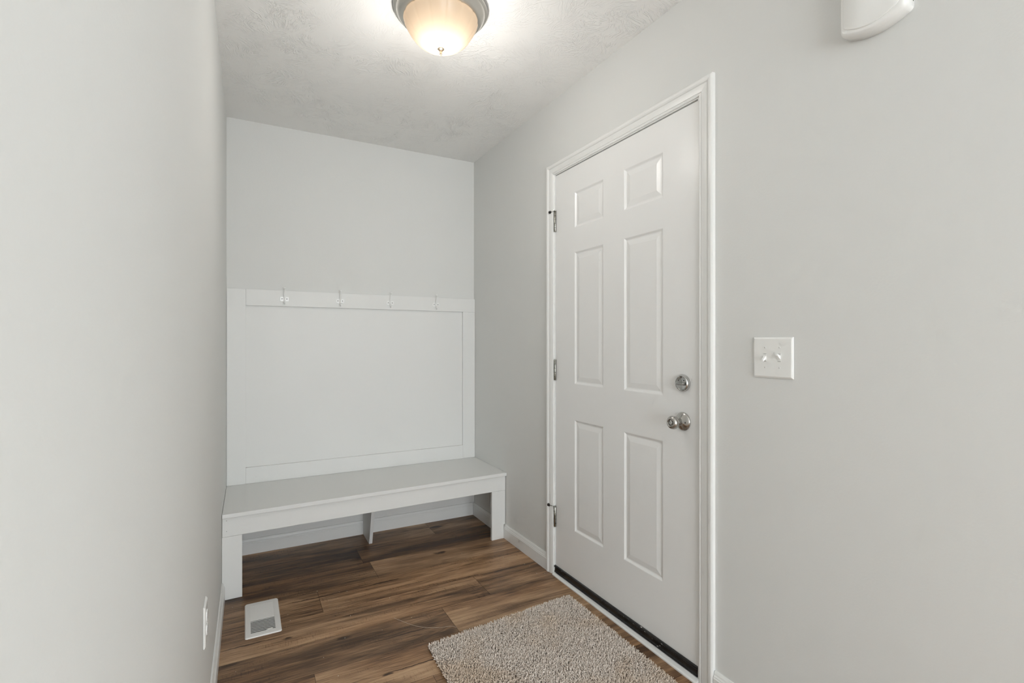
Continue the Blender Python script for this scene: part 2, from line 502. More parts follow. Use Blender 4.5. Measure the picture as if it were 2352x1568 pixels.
bm = bmesh.new(); wbox(WX0+.01, WX1-.01, YREAR-.063, YREAR-.058, WZ0+.01, WZ1-.01)
obj('pane', bm, M_pane, win)

win2 = empty('window_2', (XR+.07, (SW0+SW1)/2, SWZ0))
tag(win2, 'tall white window in the right wall behind the camera', 'window', kind='structure')
bm = bmesh.new()
def wbox2(x0, x1, y0, y1, z0, z1):
    l = win2.location
    box(bm, x0-l.x, x1-l.x, y0-l.y, y1-l.y, z0-l.z, z1-l.z)
wbox2(XR+.035, XR+.095, SW0, SW1, SWZ0, SWZ0+fw); wbox2(XR+.035, XR+.095, SW0, SW1, SWZ1-fw, SWZ1)
for yy in (SW0, (SW0+SW1)/2-fw/2, SW1-fw):
    wbox2(XR+.04, XR+.09, yy, yy+fw, SWZ0+fw, SWZ1-fw)
obj('window_frame', bm, M_trim, win2, bevel=.003)
bm = bmesh.new(); wbox2(XR+.062, XR+.067, SW0+.01, SW1-.01, SWZ0+.01, SWZ1-.01)
obj('pane', bm, M_pane, win2)

# baseboards
BB = [(0,0),(.0130,0),(.0130,.060),(.0112,.063),(.0112,.0665),(.0085,.0705),(.0078,.0755),(.0045,.083),(0,.083)]
def baseboard(name, p0, p1, nrm, label):
    p0, p1, nrm = Vector(p0), Vector(p1), Vector(nrm)
    bm = bmesh.new()
    prism(bm, BB, lambda q: p0 + nrm*q[0] + Vector((0,0,q[1]+.0005)), lambda q: p1 + nrm*q[0] + Vector((0,0,q[1]+.0005)))
    o = obj(name, bm, M_trim)
    tag(o, label, 'baseboard', kind='structure')
    return o
baseboard('baseboard_back', (xl(YB)+.0135,YB,0), (XR-.0135,YB,0), (0,-1,0), 'white baseboard under the bench along the back wall')
baseboard('baseboard_right', (XR,YB-.001,0), (XR,2.2185,0), (-1,0,0), 'white baseboard between the bench and the door casing')
baseboard('baseboard_entry', (XR,1.1635,0), (XR,YREAR,0), (-1,0,0), 'white baseboard on the near side of the door')
baseboard('baseboard_left', (xl(2.655),2.655,0), (xl(YSTUB),YSTUB,0), (1,-.0089,0), 'white baseboard along the near left wall')

# ------------------------------------------------------------------ door set
JY0, JY1, JZ = 1.2385, 2.1565, 2.0485      # clear opening of the jamb
# casing
CP = [(0,0),(0,.0065),(.004,.0085),(.008,.0070),(.0095,.0058),(.0115,.0085),(.024,.0105),(.034,.0115),(.0355,.0095),(.0385,.0135),(.044,.0160),(.052,.0165),(.057,.0135),(.057,0)]
bm = bmesh.new()
ci0, ci1, ciz = 1.2290, 2.1615, 2.0525
rows = []
for w, t in CP:
    wl, wr, wt = w*.0555/.057, w*.0635/.057, w*.053/.057
    x = XR - t
    rows.append([bm.verts.new(q) for q in ((x,ci1+wl,.0005),(x,ci1+wl,ciz+wt),(x,ci0-wr,ciz+wt),(x,ci0-wr,.0005))])
for A, B in zip(rows, rows[1:]):
    for i in range(3):
        bm.faces.new([A[i], A[i+1], B[i+1], B[i]])
A, B = rows[0], rows[-1]
for i in range(3): bm.faces.new([B[i], B[i+1], A[i+1], A[i]])
bm.faces.new([r[0] for r in rows]); bm.faces.new([r[3] for r in reversed(rows)])
tag(obj('trim_1', bm, M_trim), 'white moulded casing around the entry door', 'door casing', kind='structure')
# jamb + stop
bm = bmesh.new()
box(bm, XR-.0006, XR+.128, JY1, OY1-.001, .0135, JZ+.012)
box(bm, XR-.0006, XR+.128, OY0+.001, JY0, .0135, JZ+.012)
box(bm, XR-.0006, XR+.128, JY0, JY1, JZ, JZ+.012)
DX = 1.4110; DT = .044
box(bm, DX+DT+.001, XR+.126, JY1-.014, JY1, .0135, JZ)
box(bm, DX+DT+.001, XR+.126, JY0, JY0+.014, .0135, JZ)
box(bm, DX+DT+.001, XR+.126, JY0+.014, JY1-.014, JZ-.014, JZ)
tag(obj('trim_2', bm, M_trim), 'white jamb lining the entry door opening', 'door jamb', kind='structure')
# threshold
bm = bmesh.new()
TP = [(1.3830,.0004),(1.3838,.0055),(1.3890,.0090),(1.4060,.0128),(1.53,.0130),(1.53,.0004)]
prism(bm, TP, lambda q: Vector((q[0], 1.2295, q[1])), lambda q: Vector((q[0] + (.0085 if q[0] < 1.40 else 0), 2.1605, q[1])))
tag(obj('trim_3', bm, M_trim, bevel=.0008), 'white threshold strip under the entry door', 'threshold', kind='structure')

# door leaf
SY0, SY1, SZ0, SZ1 = 1.2420, 2.1535, .047, 2.0452
bm = bmesh.new()
ys = [SY0, 1.4095, 1.6330, 1.7700, 1.9900, SY1]
zs = [SZ0, .2760, .8165, .9897, 1.6305, 1.7470, 1.9210, SZ1]
gv = {}
def V(y, z, d=0.0):
    k = (round(y,5), round(z,5), round(d,5))
    if k not in gv: gv[k] = bm.verts.new((DX+d, y, z))
    return gv[k]
RINGS = [(0,0),(.0025,.0008),(.0060,.0042),(.0095,.0072),(.0130,.0080),(.0160,.0074),(.0200,.0062),(.0330,.0030),(.0360,.0024)]
for i in range(5):
    for j in range(7):
        y0, y1, z0, z1 = ys[i], ys[i+1], zs[j], zs[j+1]
        if i in (1, 3) and j in (1, 3, 5):
            prev = None
            for ins, d in [(i_, d_*.8) for i_, d_ in RINGS]:
                c = [V(y0+ins,z0+ins,d), V(y1-ins,z0+ins,d), V(y1-ins,z1-ins,d), V(y0+ins,z1-ins,d)]
                if prev:
                    for q in range(4):
                        bm.faces.new([prev[q], prev[(q+1)%4], c[(q+1)%4], c[q]])
                prev = c
            bm.faces.new(prev)
        else:
            bm.faces.new([V(y0,z0), V(y1,z0), V(y1,z1), V(y0,z1)])
# back and edges
b0 = [bm.verts.new((DX+DT,y,z)) for y, z in ((SY0,SZ0),(SY1,SZ0),(SY1,SZ1),(SY0,SZ1))]
bm.faces.new(list(reversed(b0)))
bot = [V(y,SZ0) for y in ys]; top = [V(y,SZ1) for y in ys]
lef = [V(SY0,z) for z in zs]; rig = [V(SY1,z) for z in zs]
bm.faces.new(bot + [b0[1], b0[0]]); bm.faces.new(top + [b0[2], b0[3]])
bm.faces.new(lef + [b0[3], b0[0]]); bm.faces.new(rig + [b0[2], b0[1]])
door = obj('door_1', bm, M_door)
tag(door, 'white six-panel entry door, closed, with chrome knob and deadbolt', 'door', kind='structure')

# sweep along the bottom edge
bm = bmesh.new()
SP = [(DX+DT,.0135),(DX-.002,.0135),(DX-.0085,.0155),(DX-.0065,.0185),(DX-.0085,.0215),(DX-.0060,.0250),(DX-.0060,.0380),(DX-.0075,.0400),(DX-.0100,.0435),(DX-.0092,.0480),(DX-.0050,.0505),(DX-.0006,.0500),(DX-.0006,.0465),(DX+DT,.0465)]
prism(bm, SP, lambda q: Vector((q[0], 1.2400, q[1])), lambda q: Vector((q[0], 2.1560, q[1])))
tag(obj('door_sweep', bm, M_rubber, door), 'black rubber door sweep')

def toX(y, z, x):      # axis pointing out of the right wall (towards -X)
    return lambda a, b, h: Vector((x - h, y + a, z + b))

# knob
kn_y, kn_z = 1.3095, .9040
bm = bmesh.new()
lathe(bm, [(.0338,0),(.0340,.002),(.0325,.0045),(.0290,.0075),(.0235,.0105),(.0165,.0140),(.0130,.0165),(.0125,.019),(0,.019)], toX(kn_y,kn_z,DX-.0001), 64)
knob = auto_smooth(obj('door_knob', bm, M_nickel, door), 40); tag(knob, 'satin nickel door knob')
bm = bmesh.new()
lathe(bm, [(.0105,.0185),(.0105,.026),(.0120,.027),(.0122,.030),(.0105,.031),(.0110,.0335),(.0165,.0365),(.0215,.0415),(.0240,.0475),(.0243,.0530),(.0228,.0590),(.0195,.0632),(.0165,.0648),(.0140,.0650),(.0125,.0635),(.0112,.0600),(0,.0600)], toX(kn_y,kn_z,DX), 56)
auto_smooth(obj('knob_ball', bm, M_nickel, knob), 40)
bm = bmesh.new()
lathe(bm, [(.0082,.0602),(.0078,.0640),(.0060,.0655),(0,.0655)], toX(kn_y,kn_z,DX), 32)
box(bm, DX-.0705, DX-.0650, kn_y-.0019, kn_y+.0019, kn_z-.0062, kn_z+.0062)
obj('turn_button', bm, M_chrome, knob)
bm = bmesh.new()
lathe(bm, [(.0030,.0080),(.0030,.0132),(0,.0132)], toX(kn_y-.0195,kn_z-.001,DX), 16)
obj('screw', bm, M_screw, knob)
# deadbolt
db_y, db_z = 1.3085, 1.0440
bm = bmesh.new()
lathe(bm, [(.0315,0),(.0318,.0035),(.0305,.0085),(.0285,.0125),(.0270,.0140),(.0250,.0143),(.0240,.0130),(.0225,.0120),(0,.0122)], toX(db_y,db_z,DX-.0001), 64)
bolt = auto_smooth(obj('deadbolt', bm, M_chrome, door), 35); tag(bolt, 'round chrome deadbolt')
bm = bmesh.new()
tp = [(-.0200,-.0055),(-.0150,-.0075),(.0150,-.0075),(.0200,-.0055),(.0215,0),(.0200,.0045),(-.0200,.0045),(-.0215,0)]
prism(bm, tp, lambda q: Vector((DX-.0125, db_y+q[0], db_z+q[1])), lambda q: Vector((DX-.0225, db_y+q[0]*.86, db_z+q[1]*.75)))
obj('thumb_turn', bm, M_chrome, bolt, bevel=.0012)
bm = bmesh.new()
for s in (-1, 1):
    lathe(bm, [(.0021,.0118),(.0021,.0130),(0,.0130)], toX(db_y+s*.0120,db_z+.0105,DX), 12)
obj('screw', bm, M_screw, bolt)
# hinges
hy = 2.1550
for zc, stop in ((1.8100, 'top'), (1.0500, None), (.2980, 'bottom')):
    bm = bmesh.new()
    hh = .0510
    lathe(bm, [(.0055,-hh),(.0062,-hh+.001),(.0062,hh-.001),(.0055,hh)], lambda a, b, h, zc=zc: Vector((DX-.0050+a, hy+b, zc+h)), 20)
    hg = auto_smooth(obj('hinge', bm, M_hinge, door), 40); tag(hg, 'steel door hinge')
    bm = bmesh.new()
    for q in (-.6, -.2, .2, .6):
        lathe(bm, [(.0064,-.0009),(.0064,.0009)], lambda a, b, h, zz=zc+q*hh: Vector((DX-.0050+a, hy+b, zz+h)), 20)
    obj('knuckle_joint', bm, M_screw, hg)
    bm = bmesh.new()
    box(bm, DX-.0014, DX+.020, hy-.0001, hy+.0012, zc-hh, zc+hh)
    obj('leaf_plate', bm, M_hinge, hg)
    bm = bmesh.new()
    lathe(bm, [(.0040,hh),(.0052,hh+.001),(.0052,hh+.0035),(.0030,hh+.005),(0,hh+.005)], lambda a, b, h, zc=zc: Vector((DX-.0050+a, hy+b, zc+h)), 20)
    obj('hinge_pin', bm, M_hinge, hg)
    if stop:
        zz = zc + hh + .001 if stop == 'top' else zc + hh - .002
        bm = bmesh.new()
        dirv = Vector((-.30, .95, 0)).normalized()
        p0 = Vector((DX-.006, hy, zz+.003)); L = .025 if stop == 'top' else .034
        tube(bm, [p0, p0+dirv*L], .0024, 12)
        tube(bm, [p0, p0+Vector((-.75,-.66,0)).normalized()*.024], .0022, 12)
        lathe(bm, [(.0085,-.0012),(.0085,.0032),(.006,.0040)], lambda a, b, h, p=p0: p + Vector((a, b, h-.001)), 20)
        ps = obj('pin_stop', bm, M_hinge, hg, bevel=0)
        bm = bmesh.new()
        tube(bm, [p0+dirv*L, p0+dirv*(L+.004), p0+dirv*(L+.011), p0+dirv*(L+.013)], [.0060,.0076,.0076,.0055], 16)
        bp_ = obj('bumper', bm, M_rubber, hg)

# ------------------------------------------------------------------ bench
def yf(x): return 2.645 + .0301 * (x + .0866)
SZ = .4000
bench = empty('entry_bench', (.66, 2.92, 0))
tag(bench, 'long white built-in bench under the panel with hooks', 'bench')
bloc = bench.location
def bq(pts): return [tuple(Vector(p) - bloc) for p in pts]
x0, x1 = xl(2.7)+.0006, XR-.0008
bm = bmesh.new()
zt, zb = SZ, SZ-.0195
hexa(bm, bq([(x0,yf(x0),zb),(x1,yf(x1),zb),(x1,YB-.0005,zb),(x0+.004,YB-.0005,zb),(x0,yf(x0),zt),(x1,yf(x1),zt),(x1,YB-.0005,zt),(x0+.004,YB-.0005,zt)]))
obj('seat_board', bm, M_bench, bench, bevel=.0022)
def board(bm, xa, xb, dy, th, za, zb_, notch=False):
    hexa(bm, bq([(xa,yf(xa)+dy,za),(xb,yf(xb)+dy,za),(xb,yf(xb)+dy+th,za),(xa,yf(xa)+dy+th,za),
              (xa,yf(xa)+dy,zb_),(xb,yf(xb)+dy,zb_),(xb,yf(xb)+dy+th,zb_),(xa,yf(xa)+dy+th,zb_)]))
bm = bmesh.new(); board(bm, x0+.0005, XR-.0030, .0135, .018, .2925, zb-.0006)
apr = obj('apron', bm, M_bench, bench, bevel=.0012)
for zz in (.367, .318):
    bm = bmesh.new()
    lathe(bm, [(.0014,-.0002),(.0014,.0004),(0,.0004)], lambda a, b, h, zz=zz: Vector((x0+.018+a, yf(x0)+.0135-h, zz+b)) - bloc, 10)
    obj('nail_head', bm, M_screw, apr)
# left leg, right leg (right one is cut round the baseboard)
bm = bmesh.new(); board(bm, xl(2.66)+.0006, -.0085, .0138, .018, .0006, .2919)
obj('leg', bm, M_bench, bench, bevel=.0012)
bm = bmesh.new()
xa, xb, xn = 1.3115, XR-.0035, XR-.0142
lp = [(xa,.0006),(xn,.0006),(xn,.0845),(xb,.0845),(xb,.2919),(xa,.2919)]
prism(bm, lp, lambda q: Vector((q[0], yf(q[0])+.0138, q[1])) - bloc, lambda q: Vector((q[0], yf(q[0])+.0318, q[1])) - bloc)
obj('leg', bm, M_bench, bench, bevel=.0012)
# middle divider, raked front edge
bm = bmesh.new()
dp = [(3.0000,.0006),(YB-.0142,.0006),(YB-.0142,.0845),(YB-.0118,.0845),(YB-.0118,zb-.0006),(2.885,zb-.0006)]
prism(bm, dp, lambda q: Vector((.6500, q[0], q[1])) - bloc, lambda q: Vector((.6690, q[0], q[1])) - bloc)
obj('divider', bm, M_bench, bench, bevel=.001)
for xa, xb in ((x0+.0012, x1-.0006),):
    bm = bmesh.new()
    box(bm, xa-bloc.x, xb-bloc.x, YB-.0110-bloc.y, YB-.0008-bloc.y, .0868, zb-.0006)
    obj('back_board', bm, M_bench, bench, bevel=.0008)

# ------------------------------------------------------------------ wall panel
pan = empty('wall_panel', (.66, YB, SZ))
tag(pan, 'tall white framed back panel mounted above the bench', 'panel')
pl = pan.location
PT = 1.4910
a0, a1 = xl(YB)+.0008, XR-.0014
bm = bmesh.new(); box(bm, a0-pl.x, a1-pl.x, -.0065, -.0004, .0006, PT-pl.z-.0005)
obj('backing_board', bm, M_bench, pan)
fx0, fx1 = .0070, 1.3155
FT = .0215
def fr(name, xa, xb, za, zb_):
    bm = bmesh.new(); box(bm, xa-pl.x, xb-pl.x, -FT, -.0066, za-pl.z, zb_-pl.z)
    return obj(name, bm, M_bench, pan, bevel=.0009)
fr('stile', a0, fx0, SZ+.0006, PT)
fr('stile', fx1, a1, SZ+.0006, 1.3998)
fr('top_rail', fx0+.0004, a1, 1.4002, PT)
fr('bottom_rail', fx0+.0004, fx1-.0004, SZ+.0006, .4905)

# ------------------------------------------------------------------ coat hooks
def make_hook():
    r = empty('coat_hook', (0, 0, 0))
    bm = bmesh.new()
    w, h_ = .0235, .0135
    o8 = [(-w,-h_+.004),(-w+.004,-h_),(w-.004,-h_),(w,-h_+.004),(w,h_-.004),(w-.004,h_),(-w+.004,h_),(-w,h_-.004)]
    prism(bm, o8, lambda q: Vector((q[0], 0, q[1])), lambda q: Vector((q[0], -.0032, q[1])))
    obj('mounting_plate', bm, M_hook, r, bevel=.0008)
    for s in (-1, 1):
        bm = bmesh.new()
        lathe(bm, [(.0026,0),(.0026,.0038),(.0016,.0044),(0,.0044)], lambda a, b, h, s=s: Vector((s*.0128+a, -h, .001+b)), 14)
        obj('screw', bm, M_screw, r)
    bm = bmesh.new()
    path = smooth_path([(0,-.0020,-.006),(0,-.0090,.006),(0,-.0145,.024),(0,-.0185,.044),(0,-.0225,.0560),(0,-.0265,.0600)], 5)
    n = len(path)
    tube(bm, path, [.0048 - .0018*min(1, i/(n*.6)) for i in range(n)], 12)
    bmesh.ops.scale(bm, vec=(1,1,1), verts=bm.verts)
    lathe(bm, [(.0040,-.0030),(.0085,-.0012),(.0092,.0010),(.0080,.0030),(.0035,.0042),(0,.0044)],
          lambda a, b, h: Vector((a, -.0275 + b*.75 - h*.35, .0610 + h + b*.25)), 18)
    auto_smooth(obj('upper_prong', bm, M_hook, r), 50)
    bm = bmesh.new()
    path = smooth_path([(0,-.0020,.002),(0,-.0070,-.012),(0,-.0140,-.0235),(0,-.0225,-.0280),(0,-.0300,-.0235),(0,-.0335,-.0150)], 5)
    n = len(path)
    tube(bm, path, [.0048 - .0016*min(1, i/(n*.7)) for i in range(n)], 12)
    lathe(bm, [(0,-.0045),(.0040,-.0032),(.0054,0),(.0040,.0032),(0,.0045)], lambda a, b, h: Vector((a, -.0336+b, -.0145+h)), 16)
    auto_smooth(obj('lower_prong', bm, M_hook, r), 50)
    return r
def dup(root):
    r = root.copy(); COL.objects.link(r)
    for ch in list(root.children):
        c = ch.copy(); COL.objects.link(c); c.parent = r
        for g in ch.children:
            d = g.copy(); COL.objects.link(d); d.parent = c
    return r
hk = make_hook()
HL = ['white double coat hook nearest the left wall', 'second white coat hook from the left wall on the top rail',
      'third white coat hook from the left wall on the top rail', 'white double coat hook nearest the right wall']
for i, xx in enumerate((.2045, .5125, .8165, 1.1215)):
    o = hk if i == 0 else dup(hk)
    o.location = (xx, YB-FT-.0002, 1.4415)
    tag(o, HL[i], 'hook', 'coat hooks on the panel rail')

# ------------------------------------------------------------------ floor register
RX0, RX1, RY0, RY1 = .0018, .1378, 2.2670, 2.5660
reg = empty('floor_register', ((RX0+RX1)/2, (RY0+RY1)/2, .0003))
tag(reg, 'white metal floor vent beside the left bench leg', 'vent')
rx, ry = (RX1-RX0)/2, (RY1-RY0)/2
sx0, sx1, sy0, sy1 = -.0465, .0455, -.1225, .1205
def rrect(hx, hy_, r, n=5):
    pts = []
    for cx, cy, a0_ in ((hx-r,hy_-r,0),(-hx+r,hy_-r,PI/2),(-hx+r,-hy_+r,PI),(hx-r,-hy_+r,3*PI/2)):
        for k in range(n+1):
            a = a0_ + PI/2*k/n
            pts.append((cx+r*math.cos(a), cy+r*math.sin(a)))
    return pts
bm = bmesh.new()
# rim: rounded plate with a rectangular opening
outer = rrect(rx, ry, .009); mid = rrect(rx-.003, ry-.003, .008)
inner = [(sx1,sy1),(sx0,sy1),(sx0,sy0),(sx1,sy0)]
n = len(outer)
vo_ = [bm.verts.new((p[0],p[1],0)) for p in outer]; vm = [bm.verts.new((p[0],p[1],.0040)) for p in mid]
vi = [bm.verts.new((p[0],p[1],.0046)) for p in inner]; vj = [bm.verts.new((p[0],p[1],.0004)) for p in inner]
for i in range(n):
    j = (i+1) % n
    bm.faces.new([vo_[i], vo_[j], vm[j], vm[i]])
q = n // 4
for c in range(4):
    for k in range(q-1):
        bm.faces.new([vm[c*q+k], vm[c*q+k+1], vi[c]])
    nx = (c*q+q) % n
    bm.faces.new([vm[c*q+q-1], vm[nx], vi[(c+1)%4], vi[c]])
for c in range(4):
    bm.faces.new([vi[c], vi[(c+1)%4], vj[(c+1)%4], vj[c]])
obj('frame', bm, M_register, reg)
bm = bmesh.new(); box(bm, sx0, sx1, sy0, sy1, .0001, .0005)
obj('duct_opening', bm, M_slot, reg)
bm = bmesh.new()
ns = 21
pitch = (sy1-sy0)/ns
for k in range(ns):
    yc = sy0 + pitch*(k+.5)
    up = k >= 9
    # each louvre is a slanted strip; the far half leans towards the camera, the near half away
    lo, hi, th = yc - pitch*.36, yc + pitch*.36, .0009
    if up: p = [(lo,.0030),(hi,.0043)]
    else: p = [(lo,.0042),(hi-.0022,.0034)]
    (ya, za), (yb, zb2) = p
    hexa(bm, [(sx0,ya,za-th),(sx1,ya,za-th),(sx1,yb,zb2-th),(sx0,yb,zb2-th),(sx0,ya,za),(sx1,ya,za),(sx1,yb,zb2),(sx0,yb,zb2)])
obj('louvre_grille', bm, M_register, reg)
bm = bmesh.new()
prism(bm, [(.0085,-.1215),(.0360,-.1215),(.0330,-.1130),(.0200,-.1120)], lambda q: Vector((q[0],q[1],.0044)), lambda q: Vector((q[0],q[1],.0062)))
obj('damper_lever', bm, M_register, reg, bevel=.0006)

# ------------------------------------------------------------------ shag rug
def build_rug():
    root = empty('shag_rug', (.98, 1.45, .0004))
    tag(root, 'beige shag rug on the plank floor in front of the door', 'rug')
    # corner quad (world): far-left, far-right, near-right, near-left
    FL, FR = np.array((.6320, 1.870)), np.array((1.3340, 1.930))
    NR, NL = np.array((1.3120, .760)), np.array((.6060, .740))
    c = np.array((root.location.x, root.location.y))
    bm = bmesh.new()
    prism(bm, [tuple(p - c) for p in (FL*1, FR, NR, NL)], lambda q: Vector((q[0],q[1],0)), lambda q: Vector((q[0],q[1],.005)))
    obj('backing', bm, M_back, root)
    rg = np.random.default_rng(5)
    S = .0045
    nu, nv = int(.705/S), int(1.17/S)
    u, v = np.meshgrid((np.arange(nu)+.5)/nu, (np.arange(nv)+.5)/nv, indexing='ij')
    u = u.ravel() + rg.uniform(-.6, .6, nu*nv)/nu; v = v.ravel() + rg.uniform(-.6, .6, nu*nv)/nv
    u = np.clip(u, .003, .997); v = np.clip(v, .002, .998)
    P = (FL*(1-u)[:,None] + FR*u[:,None])*(1-v)[:,None] + (NL*(1-u)[:,None] + NR*u[:,None])*v[:,None] - c
    n = len(u)
    # lean: smooth field + jitter, outward at the borders
    fx = np.sin(P[:,0]*19+1.3*np.sin(P[:,1]*13)) + np.sin(P[:,1]*31+.7)
    th = fx*1.3 + rg.normal(0, 1.5, n)
    lean = np.abs(rg.normal(.75, .40, n)).clip(.1, 1.45)
    Ls = rg.uniform(.0115, .0180, n)
    d = np.stack((np.cos(th), np.sin(th)), 1)
    edge = np.exp(-np.minimum(np.minimum(u, 1-u)*.70, np.minimum(v, 1-v)*1.15)/.012)
    out = np.where((np.minimum(u,1-u)*.70 < np.minimum(v,1-v)*1.15)[:,None], np.stack((np.sign(u-.5), 0*u),1), np.stack((0*u, np.sign(.5-v)),1))
    d = d*(1-edge[:,None]*.75) + out*edge[:,None]*.9
    d /= np.linalg.norm(d, axis=1)[:,None] + 1e-9
    r0 = rg.uniform(.0014, .0020, n)
    segs = 4; K = 4
    # each strand: K segments, bends over from upright to its lean
    verts = np.zeros((n, K+1, segs, 3))
    pos = np.concatenate((P, np.full((n,1), .003)), 1)
    for k in range(K+1):
        t = k/K
        a = lean*(.25+1.05*t)
        a = np.minimum(a, 1.62)
        dirv = np.concatenate((d*np.sin(a)[:,None], np.cos(a)[:,None]), 1)
        side = np.stack((-d[:,1], d[:,0], 0*d[:,0]), 1)
        nor = np.cross(dirv, side)
        rad = r0*(1.0 if k < K else .7)
        for s in range(segs):
            an = 2*PI*s/segs
            verts[:,k,s,:] = pos + side*(rad*math.cos(an))[:,None] + nor*(rad*math.sin(an))[:,None]
        pos = pos + dirv*(Ls/K)[:,None]
        pos[:,2] = np.maximum(pos[:,2], .004)
    per = (K+1)*segs
    V_ = verts.reshape(-1, 3)
    V_[:,2] = np.maximum(V_[:,2], .0012)
    quads = []
    for k in range(K):
        for s in range(segs):
            s2 = (s+1) % segs
            quads.append((k*segs+s, k*segs+s2, (k+1)*segs+s2, (k+1)*segs+s))
    quads.append(tuple(K*segs+s for s in range(segs)))
    Q = np.array(quads)
    F = (Q[None] + (np.arange(n)*per)[:,None,None]).reshape(-1, 4)
    me = bpy.data.meshes.new('pile')
    me.vertices.add(len(V_)); me.vertices.foreach_set('co', V_.ravel())
    me.loops.add(F.size); me.loops.foreach_set('vertex_index', F.ravel().astype(np.int32))
    me.polygons.add(len(F)); me.polygons.foreach_set('loop_start', (np.arange(len(F))*4).astype(np.int32))
    me.polygons.foreach_set('use_smooth', np.ones(len(F), dtype=bool))
    me.update(calc_edges=True)
    ca = me.attributes.new('yarn', 'FLOAT_COLOR', 'POINT')
    cv = np.repeat(rg.beta(2.2, 1.6, n), per)
    col = np.stack((cv, cv, cv, np.ones_like(cv)), 1).astype(np.float32)
    ca.data.foreach_set('color', col.ravel())
    o = link('pile', me, M_yarn, root)
    tag(o, kind='stuff')
build_rug()

# ------------------------------------------------------------------ ceiling light
LX, LY = .650, 1.776
lamp = empty('ceiling_light', (LX, LY, H))
tag(lamp, 'lit flush-mount ceiling light with frosted bowl and nickel ring', 'ceiling light')
P_l = lambda a, b, h: Vector((a, b, h))
bm = bmesh.new()
lathe(bm, [(.1560,-.0003),(.1735,-.0003),(.1745,-.004),(.1735,-.0135),(.1690,-.0165),(.1655,-.0175),(.1640,-.0205),(.1625,-.0245),(.1565,-.0320),(.1530,-.0360),(.1480,-.0400),(.1400,-.0420),(.1330,-.0425),(.1320,-.0360),(.1330,-.0100)], P_l, 96)
auto_smooth(obj('canopy_ring', bm, M_canopy, lamp), 40)
bm = bmesh.new()
bowl = [(.1290,-.0340),(.1365,-.0400),(.1385,-.0460),(.1370,-.0530),(.1315,-.0640),(.1240,-.0780),(.1140,-.0950),(.1010,-.1120),(.0840,-.1270),(.0630,-.1385),(.0400,-.1455),(.0180,-.1483),(.0100,-.1486)]
NF = 14
def flute(a, h):
    k = abs(math.sin(a*NF/2))
    amp = .022*min(1, max(0, (h+.150)/.05))
    return 1 - amp*(1-k)**3
inner_b = [(r-.0035, h+.0022) for r, h in reversed(bowl)]
lathe(bm, bowl, P_l, 168, flute)
bm.faces.ensure_lookup_table()
for f in [f for f in bm.faces if len(f.verts) > 4]: bm.faces.remove(f)
gb = auto_smooth(obj('glass_bowl', bm, M_bowl, lamp, recalc=True), 60)
tag(gb, 'glowing frosted glass bowl')
bm = bmesh.new()
lathe(bm, [(0,-.1478),(.0118,-.1482),(.0128,-.1496),(.0118,-.1512),(.0070,-.1532),(.0050,-.1555),(.0052,-.1580),(.0058,-.1588),(.0042,-.1605),(.0046,-.1640),(.0048,-.1675),(.0036,-.1710),(0,-.1722)], P_l, 40)
auto_smooth(obj('finial', bm, M_finial, lamp), 45)
# bulbs inside the bowl
for s in (-1, 1):
    bm = bmesh.new()
    lathe(bm, [(.012,-.012),(.013,-.030),(0,-.030)], lambda a, b, h, s=s: Vector((s*.055+a, b, h)), 20)
    obj('lamp_socket', bm, M_plastic, lamp)

# ------------------------------------------------------------------ light switch
def wall_place(y, z):
    return Vector((XR-.0003, y, z))
sw = empty('light_switch', wall_place(.9545, 1.1465))
tag(sw, 'white double toggle switch plate on the wall right of the door', 'light switch')
bm = bmesh.new()
def plate(bm, hw, hh_, t, ch):
    o = [(-hw,-hh_),(hw,-hh_),(hw,hh_),(-hw,hh_)]
    a = [bm.verts.new((0,p[0],p[1])) for p in o]
    b = [bm.verts.new((-t*.45,p[0],p[1])) for p in o]
    c = [bm.verts.new((-t,p[0]*(1-ch/hw),p[1]*(1-ch/hh_))) for p in o]
    for A, B in ((a,b),(b,c)):
        for i in range(4):
            j = (i+1) % 4
            bm.faces.new([A[i],A[j],B[j],B[i]])
    bm.faces.new(c); bm.faces.new(list(reversed(a)))
plate(bm, .0640, .0615, .0062, .0048)
obj('wall_plate', bm, M_plastic, sw, bevel=.0009)
for i, (dy, upd) in enumerate(((.0232, -1), (-.0232, 1))):
    bm = bmesh.new()
    box(bm, -.0068, -.0060, dy-.0053, dy+.0053, -.0120, .0120)
    coll = obj('toggle_surround', bm, M_plastic, sw, bevel=.0003)
    for zz in (.0110, -.0110):
        bm = bmesh.new(); box(bm, -.0070, -.0066, dy-.0046, dy+.0046, zz-.0004, zz+.0004)
        obj('slot', bm, M_dark, coll)
    bm = bmesh.new()
    # toggle lever, tilted up or down
    zt_ = .0095*upd
    hexa(bm, [(-.0066,dy-.0042,-.0055),(-.0066,dy+.0042,-.0055),(-.0066,dy+.0042,.0055),(-.0066,dy-.0042,.0055),
              (-.0190,dy-.0032,zt_-.0030),(-.0190,dy+.0032,zt_-.0030),(-.0190,dy+.0032,zt_+.0030),(-.0190,dy-.0032,zt_+.0030)])
    obj('toggle', bm, M_hook, sw, bevel=.0008)
    for s in (-1, 1):
        bm = bmesh.new()
        lathe(bm, [(.0024,.0058),(.0024,.0066),(.0016,.0071),(0,.0071)], lambda a, b, h, s=s, dy=dy: Vector((-h, dy+a, s*.0302+b)), 16)
        scr = obj('screw', bm, M_plastic, sw)
        bm = bmesh.new()
        box(bm, -.0074, -.0070, dy-.0004, dy+.0004, s*.0302-.0017, s*.0302+.0017)
        obj('screw_slot', bm, M_dark, scr)

